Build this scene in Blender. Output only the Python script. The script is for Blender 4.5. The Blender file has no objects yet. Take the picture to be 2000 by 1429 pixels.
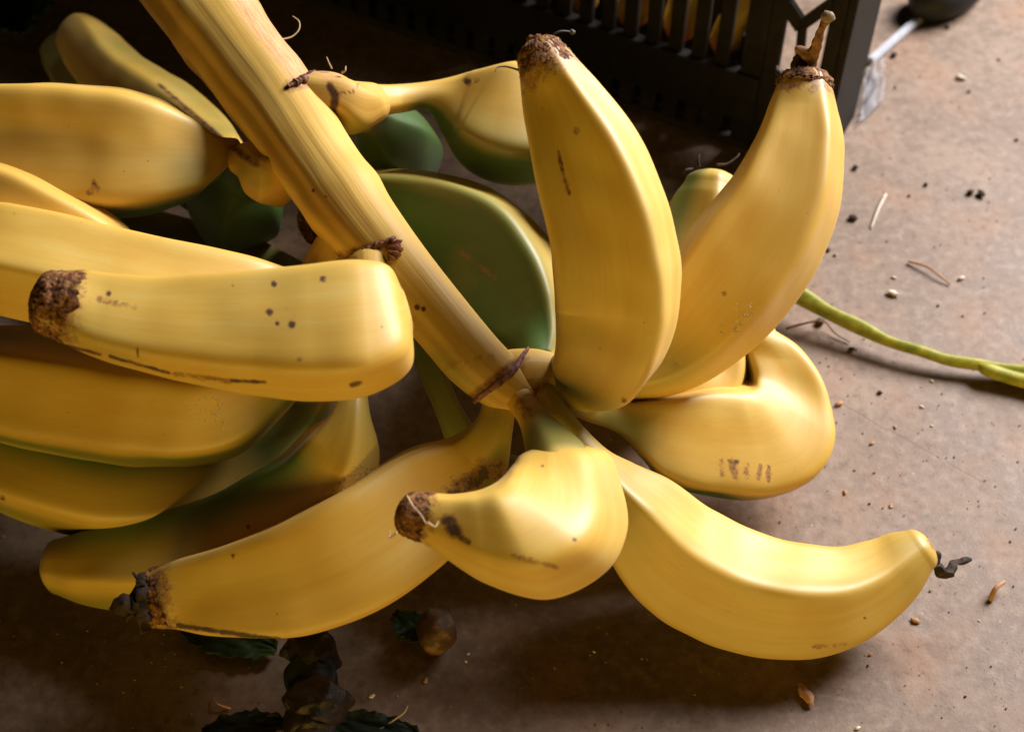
import bpy, bmesh, math, random
import numpy as np
from mathutils import Vector, noise
from mathutils.bvhtree import BVHTree
random.seed(4); rng = np.random.default_rng(7)
scn = bpy.context.scene
C = scn.collection

# ---------------------------------------------------------------- camera, light, exposure
DIST = 0.75; PITCH = math.radians(50); FPX = 2778.0          # 50 mm lens, photo is 2000 px wide
CAM = np.array([0, -DIST*math.cos(PITCH), DIST*math.sin(PITCH)])
RT = np.array([1.0, 0, 0]); FW = np.array([0, math.cos(PITCH), -math.sin(PITCH)]); UP = np.array([0, math.sin(PITCH), math.cos(PITCH)])
cam = bpy.data.cameras.new('camera'); camo = bpy.data.objects.new('camera', cam); C.objects.link(camo)
camo.location = CAM; camo.rotation_euler = (math.pi/2 - PITCH, 0, 0)
cam.lens = 50; cam.sensor_width = 36; cam.clip_start = 0.01; cam.clip_end = 50
cam.dof.use_dof = True; cam.dof.focus_distance = 0.60; cam.dof.aperture_fstop = 9.0
scn.camera = camo
world = bpy.data.worlds.new('World'); scn.world = world; world.use_nodes = True
bg = world.node_tree.nodes['Background']; bg.inputs[0].default_value = (1.0, 0.66, 0.32, 1); bg.inputs[1].default_value = 0.004
def area(name, loc, target, size, sizey, power, col, spread=180):
    l = bpy.data.lights.new(name, 'AREA'); l.shape = 'RECTANGLE'; l.size = size; l.size_y = sizey
    l.energy = power; l.color = col; l.spread = math.radians(spread)
    o = bpy.data.objects.new(name, l); C.objects.link(o); o.location = loc
    o.rotation_euler = (Vector(target) - Vector(loc)).to_track_quat('-Z', 'Y').to_euler()
    return o
KEY_AZ, KEY_EL, KEY_D = math.radians(38), math.radians(37), 2.0
area('doorway_light', (.05+KEY_D*math.cos(KEY_AZ)*math.cos(KEY_EL), KEY_D*math.sin(KEY_AZ)*math.cos(KEY_EL), .06+KEY_D*math.sin(KEY_EL)), (0.05, 0, 0.06), 0.95, 0.95, 108, (1.0, 0.97, 0.99))
area('room_fill_light', (-0.05, -1.92, 0.105), (0, 0, 0.12), 1.9, 0.19, 18.0, (1.0, 0.69, 0.13))
scn.view_settings.view_transform = 'Standard'; scn.view_settings.look = 'None'
scn.view_settings.exposure = 0.0; scn.view_settings.gamma = 1.0; scn.view_settings.use_curve_mapping = False
scn.render.engine = 'CYCLES'; scn.cycles.max_bounces = 6

# ---------------------------------------------------------------- helpers
def P(x, y, z):
    """photo pixel (2000 x 1429) to the world point at height z metres"""
    d = RT*(x-1000)/FPX + UP*(714.5-y)/FPX + FW
    return CAM + d*(z-CAM[2])/d[2]
def depth(p): return float((p-CAM) @ FW)
def project(V):
    d = V-CAM; k = d @ FW
    return 1000+FPX*(d @ RT)/k, 714.5-FPX*(d @ UP)/k
def sines(V, freq, seed, n=7):
    r = np.random.default_rng(seed); out = np.zeros(len(V))
    for i in range(n):
        k = r.normal(size=3); k = k/np.linalg.norm(k)*freq*r.uniform(.6, 1.6)
        out += np.sin(V @ k + r.uniform(0, 6.28))
    return out/n**.5
def mk(name, verts, faces, mat, parent=None, smooth=True):
    me = bpy.data.meshes.new(name); me.from_pydata([tuple(map(float, v)) for v in verts], [], faces)
    if smooth: me.polygons.foreach_set('use_smooth', [True]*len(me.polygons))
    me.materials.append(mat); me.update()
    o = bpy.data.objects.new(name, me); C.objects.link(o)
    if parent: o.parent = parent
    return o
def tag(o, label=None, cat=None, group=None, kind=None):
    for k, v in (('label', label), ('category', cat), ('group', group), ('kind', kind)):
        if v: o[k] = v
    return o
def empty(name, loc=(0, 0, 0)):
    o = bpy.data.objects.new(name, None); C.objects.link(o); o.location = loc; o.empty_display_size = .02; return o
def catmull(pts, n):
    pts = np.asarray(pts, float)
    d = np.linalg.norm(np.diff(pts[:, :3], axis=0), axis=1)**.5
    k = np.concatenate([[0], np.cumsum(d)])
    e0 = 2*pts[0]-pts[1]; e1 = 2*pts[-1]-pts[-2]
    Q = np.vstack([e0, pts, e1]); K = np.concatenate([[-d[0]], k, [k[-1]+d[-1]]])
    fine = []
    for i in range(1, len(Q)-2):
        t = np.linspace(K[i], K[i+1], 60, endpoint=False)[:, None]
        a = lambda p, q, s, r: (s-t)/(s-r)*p + (t-r)/(s-r)*q
        A1 = a(Q[i-1], Q[i], K[i], K[i-1]); A2 = a(Q[i], Q[i+1], K[i+1], K[i]); A3 = a(Q[i+1], Q[i+2], K[i+2], K[i+1])
        B1 = a(A1, A2, K[i+1], K[i-1]); B2 = a(A2, A3, K[i+2], K[i])
        fine.append(a(B1, B2, K[i+1], K[i]))
    fine = np.vstack(fine+[pts[-1:]])
    L = np.concatenate([[0], np.cumsum(np.linalg.norm(np.diff(fine[:, :3], axis=0), axis=1))])
    s = np.linspace(0, L[-1], n)
    return np.stack([np.interp(s, L, fine[:, j]) for j in range(fine.shape[1])], 1), L[-1]
def frames(pos):
    n = len(pos); T = np.gradient(pos, axis=0); T /= np.linalg.norm(T, axis=1)[:, None]+1e-12
    k = np.ones(7)/7; pad = np.pad(T, ((3, 3), (0, 0)), 'edge')
    T = np.stack([np.convolve(pad[:, j], k, 'valid') for j in range(3)], 1); T /= np.linalg.norm(T, axis=1)[:, None]
    V = CAM-pos; V /= np.linalg.norm(V, axis=1)[:, None]
    Vp = V-(V*T).sum(1)[:, None]*T
    w = np.linalg.norm(Vp, axis=1)
    s = int(np.argmax(w)); N = np.zeros((n, 3)); N[s] = Vp[s]/w[s]
    for rngi in (range(s+1, n), range(s-1, -1, -1)):
        step = -1 if rngi.step > 0 else 1
        for i in rngi:
            m = N[i+step]-(N[i+step] @ T[i])*T[i]; m /= np.linalg.norm(m)
            m = m+0.25*w[i]**2*Vp[i]; m -= (m @ T[i])*T[i]; N[i] = m/np.linalg.norm(m)
    S = np.cross(T, N)
    return T, N, S
def section(corners, nphi, sig):
    """rounded polygon radius for nphi angles, corners in degrees"""
    c = np.sort(np.mod(np.radians(corners), 2*np.pi)); c = np.append(c, c[0]+2*np.pi)
    ph = np.arange(720)*2*np.pi/720; r = np.ones(720)
    for i in range(len(c)-1):
        a, b = c[i], c[i+1]; p = np.where(ph < c[0], ph+2*np.pi, ph)
        m = (p >= a) & (p <= b); mid = (a+b)/2; h = min((b-a)/2, 1.2)
        r[m] = math.cos(h)/np.maximum(np.cos(np.clip(p[m]-mid, -1.2, 1.2)), .3)
    x = np.arange(-60, 61)*.5; k = np.exp(-.5*(x/sig)**2); k /= k.sum()
    rs = np.convolve(np.concatenate([r[-60:], r, r[:60]]), k, 'valid')
    return np.interp(np.arange(nphi)*720/nphi, np.arange(721), np.append(rs, rs[0]))
def tube(ctrl, n, nphi, corners=None, twist=0, facet=.8, sig=7, cap0=.4, cap1=.7, capn=7, world=False, bend=.75):
    """sweep; ctrl rows (px, py, z cm, r px); returns verts, faces, t, phi, length, frames"""
    rows = []
    if len(ctrl[0]) == 5 and not world: return tube_finish(*rail_frames(ctrl, n), n, nphi, corners, twist, facet, sig, cap0, cap1, capn, 9, False)
    for c in ctrl:
        if world: rows.append(c)
        else:
            p = P(c[0], c[1], c[2]/100); rows.append([*p, c[3]*depth(p)/FPX])
    S, L = catmull(rows, n); pos, rad = S[:, :3], np.maximum(S[:, 3], 2e-4)
    T, N, B = frames(pos)
    return tube_finish(pos, rad, T, N, B, L, n, nphi, corners, twist, facet, sig, cap0, cap1, capn, bend, True)
def rail_frames(rails, n):
    """rows (right x, right y, left x, left y, z cm): the two edges of the fruit as one walks from neck to tip"""
    R = []
    for ax, ay, bx, by, z in rails:
        c = P((ax+bx)/2, (ay+by)/2, z/100); dp = depth(c)
        w = lambda x, y: CAM+(RT*(x-1000)/FPX+UP*(714.5-y)/FPX+FW)*dp
        a, b = w(ax, ay), w(bx, by); R.append([*c, *((a-b)/2)])
    S, L = catmull(R, n); pos = S[:, :3]; rad = np.linalg.norm(S[:, 3:], axis=1); B = S[:, 3:]/rad[:, None]
    V = CAM-pos; V /= np.linalg.norm(V, axis=1)[:, None]; N = V-(V*B).sum(1)[:, None]*B; N /= np.linalg.norm(N, axis=1)[:, None]
    return pos, rad, np.cross(N, B), N, B, L
def tube_finish(pos, rad, T, N, B, L, n, nphi, corners, twist, facet, sig, cap0, cap1, capn, bend, smooth_bend):
    def cap(p, t, r, k, sgn):
        a = np.linspace(0, math.pi/2, capn+1)[1:]
        return p+sgn*t*(r*k*np.sin(a))[:, None], np.maximum(r*np.cos(a), r*.02)
    p1, r1 = cap(pos[-1], T[-1], rad[-1], cap1, 1); p0, r0 = cap(pos[0], T[0], rad[0], cap0, -1)
    pos2 = np.vstack([p0[::-1], pos, p1]); rad2 = np.concatenate([r0[::-1], rad, r1])
    rep = lambda A: np.vstack([np.repeat(A[:1], capn, 0), A, np.repeat(A[-1:], capn, 0)])
    N2, B2, T2 = rep(N), rep(B), rep(T)
    tt = np.concatenate([np.zeros(capn), np.linspace(0, 1, n), np.ones(capn)])
    m = len(pos2); ph = np.arange(nphi)*2*np.pi/nphi
    base = np.ones(nphi) if corners is None else section(corners, nphi, sig)
    base = base/base.mean()
    ds = L/(n-1); KV = np.gradient(T, ds, axis=0); kk = np.ones(9)/9; KV = np.pad(KV, ((4, 4), (0, 0)), 'edge')
    KV = rep(np.stack([np.convolve(KV[:, j], kk, 'valid') for j in range(3)], 1))
    V = np.zeros((m, nphi, 3)); PH = np.zeros((m, nphi))
    wmax = rad2.max()
    for i in range(m):
        tw = math.radians(twist)*tt[i]; a = ph+tw
        fa = facet*min(1, max(0, (rad2[i]/wmax-.15)/.45))*(1-.55*float(ssm(tt[i], .86, 1.0)))
        r = rad2[i]*(1+fa*(base-1))
        D = np.cos(a)[:, None]*N2[i]+np.sin(a)[:, None]*B2[i]
        lim = bend/np.maximum(D @ KV[i], 1e-3); r = (r**-6+lim**-6)**(-1/6)      # no folding on the inside of a tight bend
        V[i] = pos2[i]+r[:, None]*D; PH[i] = a
    kn = np.linalg.norm(KV, axis=1); w = np.clip((kn*rad2-.4)/.4, 0, 1)
    if smooth_bend and w.max() > 0 and n > 100:
        h = max(3, int(n*.06)); xk = np.arange(-2*h, 2*h+1); gk = np.exp(-.5*(xk/h)**2); gk /= gk.sum()
        w = np.clip(np.convolve(np.pad(w, 2*h, 'edge'), gk, 'valid')*1.5, 0, 1); w[:capn+4] = 0; w[-capn-4:] = 0
        KD = np.pad(KV, ((2*h, 2*h), (0, 0)), 'edge'); KD = sum(gk[j]*KD[j:j+m] for j in range(len(gk))); KD /= np.linalg.norm(KD, axis=1)[:, None]+1e-9
        ins = np.clip((((V-pos2[:, None, :])*KD[:, None, :]).sum(2)/rad2[:, None])*1.6, 0, 1)*w[:, None]
        Vp = np.pad(V, ((2*h, 2*h), (0, 0), (0, 0)), 'edge'); Vs = sum(gk[j]*Vp[j:j+m] for j in range(len(gk)))
        V = V+(Vs-V)*ins[:, :, None]
    idx = np.arange(m*nphi).reshape(m, nphi); nx = np.roll(idx, -1, 1)
    F = np.stack([idx[:-1], nx[:-1], nx[1:], idx[1:]], -1).reshape(-1, 4)
    faces = [tuple(map(int, q)) for q in F]
    faces.append(tuple(map(int, idx[0][::-1]))); faces.append(tuple(map(int, idx[-1])))
    return V.reshape(-1, 3), faces, np.repeat(tt, nphi), PH.ravel(), L, (pos, rad, T, N, B)
def set_attr(o, name, arr):
    a = o.data.attributes.new(name, 'FLOAT_COLOR', 'POINT'); d = np.ones((len(o.data.vertices), 4), np.float32)
    d[:, :arr.shape[1]] = arr; a.data.foreach_set('color', d.ravel())
def ssm(x, a, b): t = np.clip((x-a)/(b-a), 0, 1); return t*t*(3-2*t)
def mark_field(V, N, strokes):
    """strokes: (polyline px, width px, strength); the value is stored on the skin's own vertices"""
    x, y = project(V); out = np.zeros(len(V))
    face = ((CAM-V)*N).sum(1) > -.002
    for pl, w, s in strokes:
        pl = np.asarray(pl, float); d = np.full(len(V), 1e9)
        if len(pl) == 1: d = np.hypot(x-pl[0, 0], y-pl[0, 1])
        for a, b in zip(pl[:-1], pl[1:]):
            ab = b-a; t = np.clip(((x-a[0])*ab[0]+(y-a[1])*ab[1])/(ab @ ab+1e-9), 0, 1)
            d = np.minimum(d, np.hypot(x-a[0]-t*ab[0], y-a[1]-t*ab[1]))
        out = np.maximum(out, s*np.clip(1.5-d/w, 0, 1)*face)
    return out
def normals(o):
    a = np.zeros(len(o.data.vertices)*3, np.float32); o.data.vertices.foreach_get('normal', a); return a.reshape(-1, 3).astype(float)
def thread(name, pts, r, mat, parent, n=24, world=False, taper=.5):
    """thin filament through (px,py,zcm) points, r in metres"""
    rows = []
    for i, p in enumerate(pts):
        q = np.array(p, float) if world else P(p[0], p[1], p[2]/100)
        rows.append([*q, r*(1-taper*i/max(1, len(pts)-1))])
    V, F, *_ = tube(rows, n, 7, world=True, capn=2)
    return mk(name, V, F, mat, parent)

# ---------------------------------------------------------------- materials
class NT:
    def __init__(s, name):
        s.m = bpy.data.materials.new(name); s.m.use_nodes = True; s.t = s.m.node_tree; s.b = s.t.nodes['Principled BSDF']
    def n(s, typ, **kw):
        x = s.t.nodes.new(typ)
        for k, v in kw.items(): setattr(x, k, v)
        return x
    def link(s, a, b): s.t.links.new(a, b)
    def val(s, node, **kw):
        for k, v in kw.items(): node.inputs[k.replace('_', ' ')].default_value = v
        return node
    def tex(s, vec, scale, detail=3, rough=.5, dist=0):
        x = s.n('ShaderNodeTexNoise'); x.inputs['Scale'].default_value = scale; x.inputs['Detail'].default_value = detail
        x.inputs['Roughness'].default_value = rough; x.inputs['Distortion'].default_value = dist; s.link(vec, x.inputs['Vector']); return x.outputs['Fac']
    def ramp(s, fac, stops, interp='LINEAR'):
        x = s.n('ShaderNodeValToRGB'); x.color_ramp.interpolation = interp; e = x.color_ramp.elements
        while len(e) < len(stops): e.new(.5)
        for q, (p, c) in zip(e, stops): q.position = p; q.color = (*c, 1) if isinstance(c, tuple) else (c, c, c, 1)
        s.link(fac, x.inputs[0]); return x.outputs[0]
    def mix(s, fac, a, b, mode='MIX'):
        x = s.n('ShaderNodeMix', data_type='RGBA', blend_type=mode)
        for v, i in ((fac, 0), (a, 6), (b, 7)):
            if hasattr(v, 'links'): s.link(v, x.inputs[i])
            elif isinstance(v, tuple): x.inputs[i].default_value = (*v, 1)
            else: x.inputs[i].default_value = v
        return x.outputs[2]
    def math(s, op, a, b=None, clamp=False):
        x = s.n('ShaderNodeMath', operation=op, use_clamp=clamp)
        for v, i in ((a, 0), (b, 1)):
            if v is None: continue
            if hasattr(v, 'links'): s.link(v, x.inputs[i])
            else: x.inputs[i].default_value = v
        return x.outputs[0]
    def bump(s, h, strength, distance, prev=None):
        x = s.n('ShaderNodeBump'); x.inputs['Strength'].default_value = strength; x.inputs['Distance'].default_value = distance
        s.link(h, x.inputs['Height'])
        if prev is not None: s.link(prev, x.inputs['Normal'])
        return x.outputs[0]
    def attr(s, name):
        a = s.n('ShaderNodeAttribute', attribute_name=name); sp = s.n('ShaderNodeSeparateColor'); s.link(a.outputs['Color'], sp.inputs[0])
        return a.outputs['Vector'], sp.outputs
    def obj(s): return s.n('ShaderNodeTexCoord').outputs['Object']

def skin_material():
    s = NT('banana_skin'); o = s.obj()
    uv, _ = s.attr('lengthwise'); _, mk_ = s.attr('marks'); _, var = s.attr('variety')
    st = s.tex(uv, 1.0, 4, .55)                       # streaks along the fruit
    bl = s.tex(o, 28, 3, .5); fine = s.tex(o, 900, 2, .6)
    f = s.math('ADD', s.math('MULTIPLY', st, .55), s.math('MULTIPLY', bl, .45))
    col = s.ramp(f, [(.28, (.64, .36, .04)), (.5, (.70, .45, .07)), (.72, (.73, .55, .145))])
    orange = s.mix(.55, col, (.64, .33, .03))
    col = s.mix(s.math('MULTIPLY', var[0], .8), col, orange)
    grn = s.ramp(bl, [(.3, (.024, .080, .003)), (.7, (.062, .135, .007))])
    gm = s.math('ADD', s.math('MINIMUM', mk_[1], 1.0), s.math('MULTIPLY', s.math('SUBTRACT', bl, .5), s.math('MULTIPLY', mk_[1], .5)), clamp=True)
    col = s.mix(gm, col, grn)
    # fine lengthwise fibres and dull scuffs
    fb = s.tex(uv, 5.5, 4, .7); col = s.mix(.4, col, s.mix(s.ramp(fb, [(.3, 0.0), (.7, 1.0)]), (.82, .80, .72), (1.0, 1.0, 1.0)), 'MULTIPLY')
    sc_ = s.math('MULTIPLY', s.ramp(s.tex(o, 75, 5, .75, .6), [(.60, 0.0), (.74, .38)]), s.ramp(s.tex(o, 500, 4, .7), [(.40, 0.0), (.62, 1.0)]))
    col = s.mix(sc_, col, (.42, .22, .05))
    # tiny freckles
    v = s.n('ShaderNodeTexVoronoi'); v.inputs['Scale'].default_value = 210; s.link(o, v.inputs['Vector'])
    sp = s.math('LESS_THAN', v.outputs['Distance'], .085); pk = s.math('GREATER_THAN', v.outputs['Color'], .86)
    frk = s.math('MULTIPLY', s.math('MULTIPLY', sp, pk), .55)
    col = s.mix(frk, col, (.16, .08, .02))
    # bruises, scars
    rg = s.tex(o, 1100, 4, .7); rg2 = s.tex(o, 260, 4, .65)
    e = s.math('ADD', mk_[0], s.math('MULTIPLY', s.math('SUBTRACT', rg, .5), 1.2)); e = s.math('ADD', e, s.math('MULTIPLY', s.math('SUBTRACT', rg2, .5), 1.5))
    on = s.math('GREATER_THAN', mk_[0], .02)
    halo = s.math('MULTIPLY', s.ramp(e, [(.22, 0.0), (.50, .75)]), on); core = s.math('MULTIPLY', s.ramp(e, [(.58, 0.0), (.82, .92)]), on)
    col = s.mix(halo, col, (.27, .10, .022)); col = s.mix(core, col, (.035, .014, .007))
    # dried sap
    v2 = s.n('ShaderNodeTexVoronoi'); v2.inputs['Scale'].default_value = 520; s.link(o, v2.inputs['Vector'])
    gr = s.ramp(v2.outputs['Distance'], [(.10, 1.0), (.42, 0.0)]); pk2 = s.ramp(s.tex(o, 260, 3, .7), [(.46, 0.0), (.58, 1.0)])
    sap = s.math('MULTIPLY', s.math('MULTIPLY', gr, pk2), mk_[2])
    col = s.mix(s.math('MULTIPLY', sap, .65), col, (.80, .72, .52))
    s.link(col, s.b.inputs['Base Color'])
    r = s.math('ADD', s.math('MULTIPLY', bl, .16), .47); r = s.math('ADD', r, s.math('MULTIPLY', core, .15)); r = s.math('ADD', r, s.math('MULTIPLY', sc_, .35)); r = s.math('SUBTRACT', r, s.math('MULTIPLY', sap, .25))
    s.link(r, s.b.inputs['Roughness'])
    h = s.math('ADD', s.math('MULTIPLY', st, .6), s.math('MULTIPLY', fine, .12)); n1 = s.bump(h, .09, .0008)
    n2 = s.bump(s.math('MULTIPLY', sap, 2.2), .8, .0008, n1)
    s.link(n2, s.b.inputs['Normal'])
    s.b.inputs['Specular IOR Level'].default_value = .95; s.b.inputs['Sheen Weight'].default_value = .05; s.b.inputs['Sheen Roughness'].default_value = .4
    return s.m
def stalk_material():
    s = NT('stalk_skin'); o = s.obj(); uv, _ = s.attr('lengthwise'); _, mk_ = s.attr('marks')
    st = s.tex(uv, .9, 3, .5); bl = s.tex(o, 30, 3, .5)
    f = s.math('ADD', s.math('MULTIPLY', st, .4), s.math('MULTIPLY', bl, .6))
    col = s.ramp(f, [(.28, (.58, .32, .055)), (.5, (.65, .40, .08)), (.72, (.71, .48, .125))])
    col = s.mix(mk_[1], col, (.22, .24, .03))
    fib = s.tex(uv, 7, 5, .75); rg = s.tex(o, 300, 4, .7); col = s.mix(.35, col, s.mix(s.ramp(fib, [(.3, 0.0), (.7, 1.0)]), (.78, .74, .66), (1.0, 1.0, 1.0)), 'MULTIPLY')
    e = s.math('ADD', mk_[0], s.math('MULTIPLY', s.math('SUBTRACT', rg, .5), .8)); on = s.math('GREATER_THAN', mk_[0], .02)
    col = s.mix(s.math('MULTIPLY', s.ramp(e, [(.25, 0.0), (.55, .8)]), on), col, (.28, .11, .03))
    col = s.mix(s.math('MULTIPLY', s.ramp(e, [(.55, 0.0), (.75, .9)]), on), col, (.06, .025, .012))
    col = s.mix(s.math('MULTIPLY', mk_[2], s.ramp(fib, [(.35, .95), (.65, .55)])), col, s.ramp(fib, [(.4, (.42, .15, .035)), (.6, (.74, .47, .28))]))
    s.link(col, s.b.inputs['Base Color'])
    h = s.math('ADD', st, s.math('MULTIPLY', s.math('MULTIPLY', fib, mk_[2]), 1.5)); s.link(s.bump(h, .22, .001), s.b.inputs['Normal'])
    s.b.inputs['Roughness'].default_value = .6; s.b.inputs['Specular IOR Level'].default_value = .4
    return s.m
def rough_material(name, stops, scale=160, bump=.6, dist=.0012, rough=.75, spec=.3):
    s = NT(name); o = s.obj(); a = s.tex(o, scale, 5, .7, .4)
    s.link(s.ramp(a, stops), s.b.inputs['Base Color']); s.link(s.bump(a, bump, dist), s.b.inputs['Normal'])
    s.b.inputs['Roughness'].default_value = rough; s.b.inputs['Specular IOR Level'].default_value = spec
    return s.m
def floor_material():
    s = NT('concrete_floor'); o = s.obj()
    a = s.tex(o, 9, 5, .6, .3); b = s.tex(o, 34, 5, .62); c = s.tex(o, 160, 4, .65); d = s.tex(o, 700, 3, .6)
    col = s.ramp(a, [(.30, (0.168, 0.107, 0.067)), (.5, (0.219, 0.144, 0.094)), (.70, (0.275, 0.187, 0.128))])
    col = s.mix(s.ramp(b, [(.36, .85), (.56, 0.0)]), col, (0.168, 0.107, 0.067))
    col = s.mix(s.ramp(s.tex(o, 21, 3, .5), [(.52, 0.0), (.70, .75)]), col, (0.281, 0.151, 0.080))      # rusty stains
    col = s.mix(s.ramp(c, [(.50, 0.0), (.70, .8)]), col, (0.298, 0.212, 0.149))
    col = s.mix(s.ramp(c, [(.28, .9), (.46, 0.0)]), col, (0.125, 0.073, 0.045))
    def specks(scale, cut, size, colr, amt):
        nonlocal col
        v = s.n('ShaderNodeTexVoronoi'); v.inputs['Scale'].default_value = scale; s.link(o, v.inputs['Vector'])
        k = s.math('MULTIPLY', s.math('LESS_THAN', v.outputs['Distance'], size), s.math('GREATER_THAN', v.outputs['Color'], cut))
        col = s.mix(s.math('MULTIPLY', k, amt), col, colr)
    specks(150, .80, .10, (0.061, 0.033, 0.016), .7); specks(190, .82, .09, (0.457, 0.341, 0.233), .7)
    specks(60, .80, .11, (0.109, 0.059, 0.033), .6); specks(95, .86, .12, (0.298, 0.120, 0.049), .6)
    # hairline crack through two points
    a0 = P(1640, 785, 0); a1 = P(1925, 945, 0); u = (a1-a0)[:2]; L = np.hypot(*u); u = u/L
    sx = s.n('ShaderNodeSeparateXYZ'); wn = s.n('ShaderNodeTexNoise'); wn.inputs['Scale'].default_value = 60; s.link(o, wn.inputs['Vector'])
    s.link(o, sx.inputs[0])
    dist = s.math('ADD', s.math('MULTIPLY', sx.outputs[0], float(-u[1])), s.math('MULTIPLY', sx.outputs[1], float(u[0])))
    dist = s.math('SUBTRACT', dist, float(-u[1]*a0[0]+u[0]*a0[1])); dist = s.math('ADD', dist, s.math('MULTIPLY', s.math('SUBTRACT', wn.outputs['Fac'], .5), .004))
    al = s.math('SUBTRACT', s.math('ADD', s.math('MULTIPLY', sx.outputs[0], float(u[0])), s.math('MULTIPLY', sx.outputs[1], float(u[1]))), float(u @ a0[:2]))
    inside = s.math('MULTIPLY', s.math('GREATER_THAN', al, 0.0), s.math('LESS_THAN', al, float(L)))
    ck = s.math('MULTIPLY', s.math('LESS_THAN', s.math('ABSOLUTE', dist), .0004), inside)
    col = s.mix(s.math('MULTIPLY', ck, .55), col, (0.125, 0.050, 0.025))
    # round damp stain
    q = P(1832, 1270, 0); vm = s.n('ShaderNodeVectorMath', operation='DISTANCE'); s.link(o, vm.inputs[0]); vm.inputs[1].default_value = tuple(q)
    dd = s.math('ADD', vm.outputs['Value'], s.math('MULTIPLY', s.math('SUBTRACT', c, .5), .006))
    col = s.mix(s.ramp(s.math('MULTIPLY', dd, 100), [(.45, .5), (.60, .0)]), col, (0.165, 0.086, 0.048))
    s.link(col, s.b.inputs['Base Color'])
    s.link(s.math('ADD', s.math('MULTIPLY', b, .3), .38), s.b.inputs['Roughness'])
    h = s.math('ADD', s.math('MULTIPLY', c, .5), s.math('MULTIPLY', d, .35)); h = s.math('SUBTRACT', h, s.math('MULTIPLY', ck, .8))
    s.link(s.bump(h, .26, .001), s.b.inputs['Normal'])
    s.b.inputs['Specular IOR Level'].default_value = .35
    return s.m
def plain(name, col, rough=.5, spec=.4, var=.25, scale=60):
    s = NT(name); o = s.obj(); a = s.tex(o, scale, 4, .6)
    s.link(s.ramp(a, [(.3, tuple(c*(1-var) for c in col)), (.7, tuple(min(1, c*(1+var)) for c in col))]), s.b.inputs['Base Color'])
    s.b.inputs['Roughness'].default_value = rough; s.b.inputs['Specular IOR Level'].default_value = spec
    s.link(s.bump(a, .2, .0006), s.b.inputs['Normal']); return s.m
M = dict(skin=skin_material(), stalk=stalk_material(),
    tip=rough_material('dried_tip', [(.34, (.012, .006, .004)), (.44, (.11, .04, .013)), (.56, (.30, .125, .038)), (.72, (.50, .26, .11))], 420, .9, .0014),
    twig=rough_material('dried_flower', [(.35, (.06, .03, .018)), (.6, (.28, .13, .06))], 300, .6, .0008),
    black_twig=rough_material('blackened_flower', [(.35, (.010, .006, .004)), (.65, (.065, .040, .025))], 300, .6, .0008),
    hair=plain('filament', (.10, .085, .07), .6), pale_hair=plain('pale_fibre', (.55, .38, .22), .6),
    scar=rough_material('bract_scar', [(.35, (.09, .035, .02)), (.6, (.42, .20, .15))], 260, .6, .0008, .6),
    scar_dark=rough_material('dark_bract_scar', [(.38, (.035, .014, .008)), (.62, (.24, .10, .05))], 260, .6, .0008, .6),
    floor=floor_material(), plastic=plain('black_plastic', (.018, .0145, .0115), .65, .12, .3, 120),
    green=rough_material('green_stem', [(.35, (.16, .20, .012)), (.65, (.42, .37, .04))], 120, .3, .0006, .5),
    leaf=rough_material('leaf', [(.3, (.008, .022, .003)), (.7, (.03, .058, .007))], 90, .5, .0015, .55),
    leaf_dark=rough_material('wilted_leaf', [(.3, (.004, .008, .002)), (.7, (.014, .022, .005))], 90, .5, .0015, .6),
    rot=rough_material('rotting_husk', [(.3, (.004, .002, .001)), (.55, (.017, .0075, .003)), (.75, (.07, .03, .009))], 130, .8, .002, .55, .5),
    nut=rough_material('brown_husk', [(.3, (.025, .011, .005)), (.55, (.085, .04, .014)), (.72, (.26, .13, .045))], 110, .6, .0015, .6),
    soil=rough_material('soil', [(.3, (.018, .011, .007)), (.7, (.07, .042, .028))], 500, .8, .001, .9),
    grit=rough_material('grit', [(.3, (.10, .06, .04)), (.7, (.34, .25, .18))], 900, .5, .0005, .8),
    chip=rough_material('orange_chip', [(.3, (.34, .15, .065)), (.7, (.58, .33, .17))], 300, .5, .0008, .7),
    pale=rough_material('pale_chip', [(.3, (.55, .45, .33)), (.7, (.78, .70, .58))], 300, .4, .0006, .6),
    red=plain('red_skin', (.22, .018, .008), .4), metal=plain('grey_metal', (.42, .43, .46), .38, .6, .12, 200),
    rubber=plain('black_rubber', (.012, .012, .012), .6), fruit_yellow=plain('yellow_fruit', (.62, .38, .05), .45))
g = NT('clear_plastic'); g.b.inputs['Transmission Weight'].default_value = .9; g.b.inputs['Roughness'].default_value = .28
g.b.inputs['Base Color'].default_value = (.88, .91, .97, 1); g.b.inputs['IOR'].default_value = 1.10; M['clear'] = g.m
g.link(g.bump(g.tex(g.obj(), 40, 2), .25, .002), g.b.inputs['Normal'])

# ---------------------------------------------------------------- the floor
bm = bmesh.new(); bmesh.ops.create_grid(bm, x_segments=40, y_segments=40, size=3.0)
me = bpy.data.meshes.new('floor'); bm.to_mesh(me); bm.free(); me.materials.append(M['floor'])
fl = bpy.data.objects.new('floor', me); C.objects.link(fl); fl['kind'] = 'structure'

# ---------------------------------------------------------------- the bunch
bunch = empty('banana_bunch', (0, 0, 0))
tag(bunch, 'large bunch of yellow bananas still on their thick pale stalk, lying on the floor', 'banana bunch')
STALK = [(300, -118, 18.2, 98), (388, 0, 17.6, 92), (470, 110, 17.1, 89), (545, 210, 16.4, 86), (620, 320, 15.8, 82), (700, 430, 15.1, 77),
         (790, 540, 14.2, 66), (870, 635, 13.2, 62), (930, 705, 12.3, 61), (985, 752, 11.3, 54), (1040, 785, 10.2, 36)]
V, F, t, ph, L, fr = tube(STALK, 360, 200, cap0=.1, cap1=.5)
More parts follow.
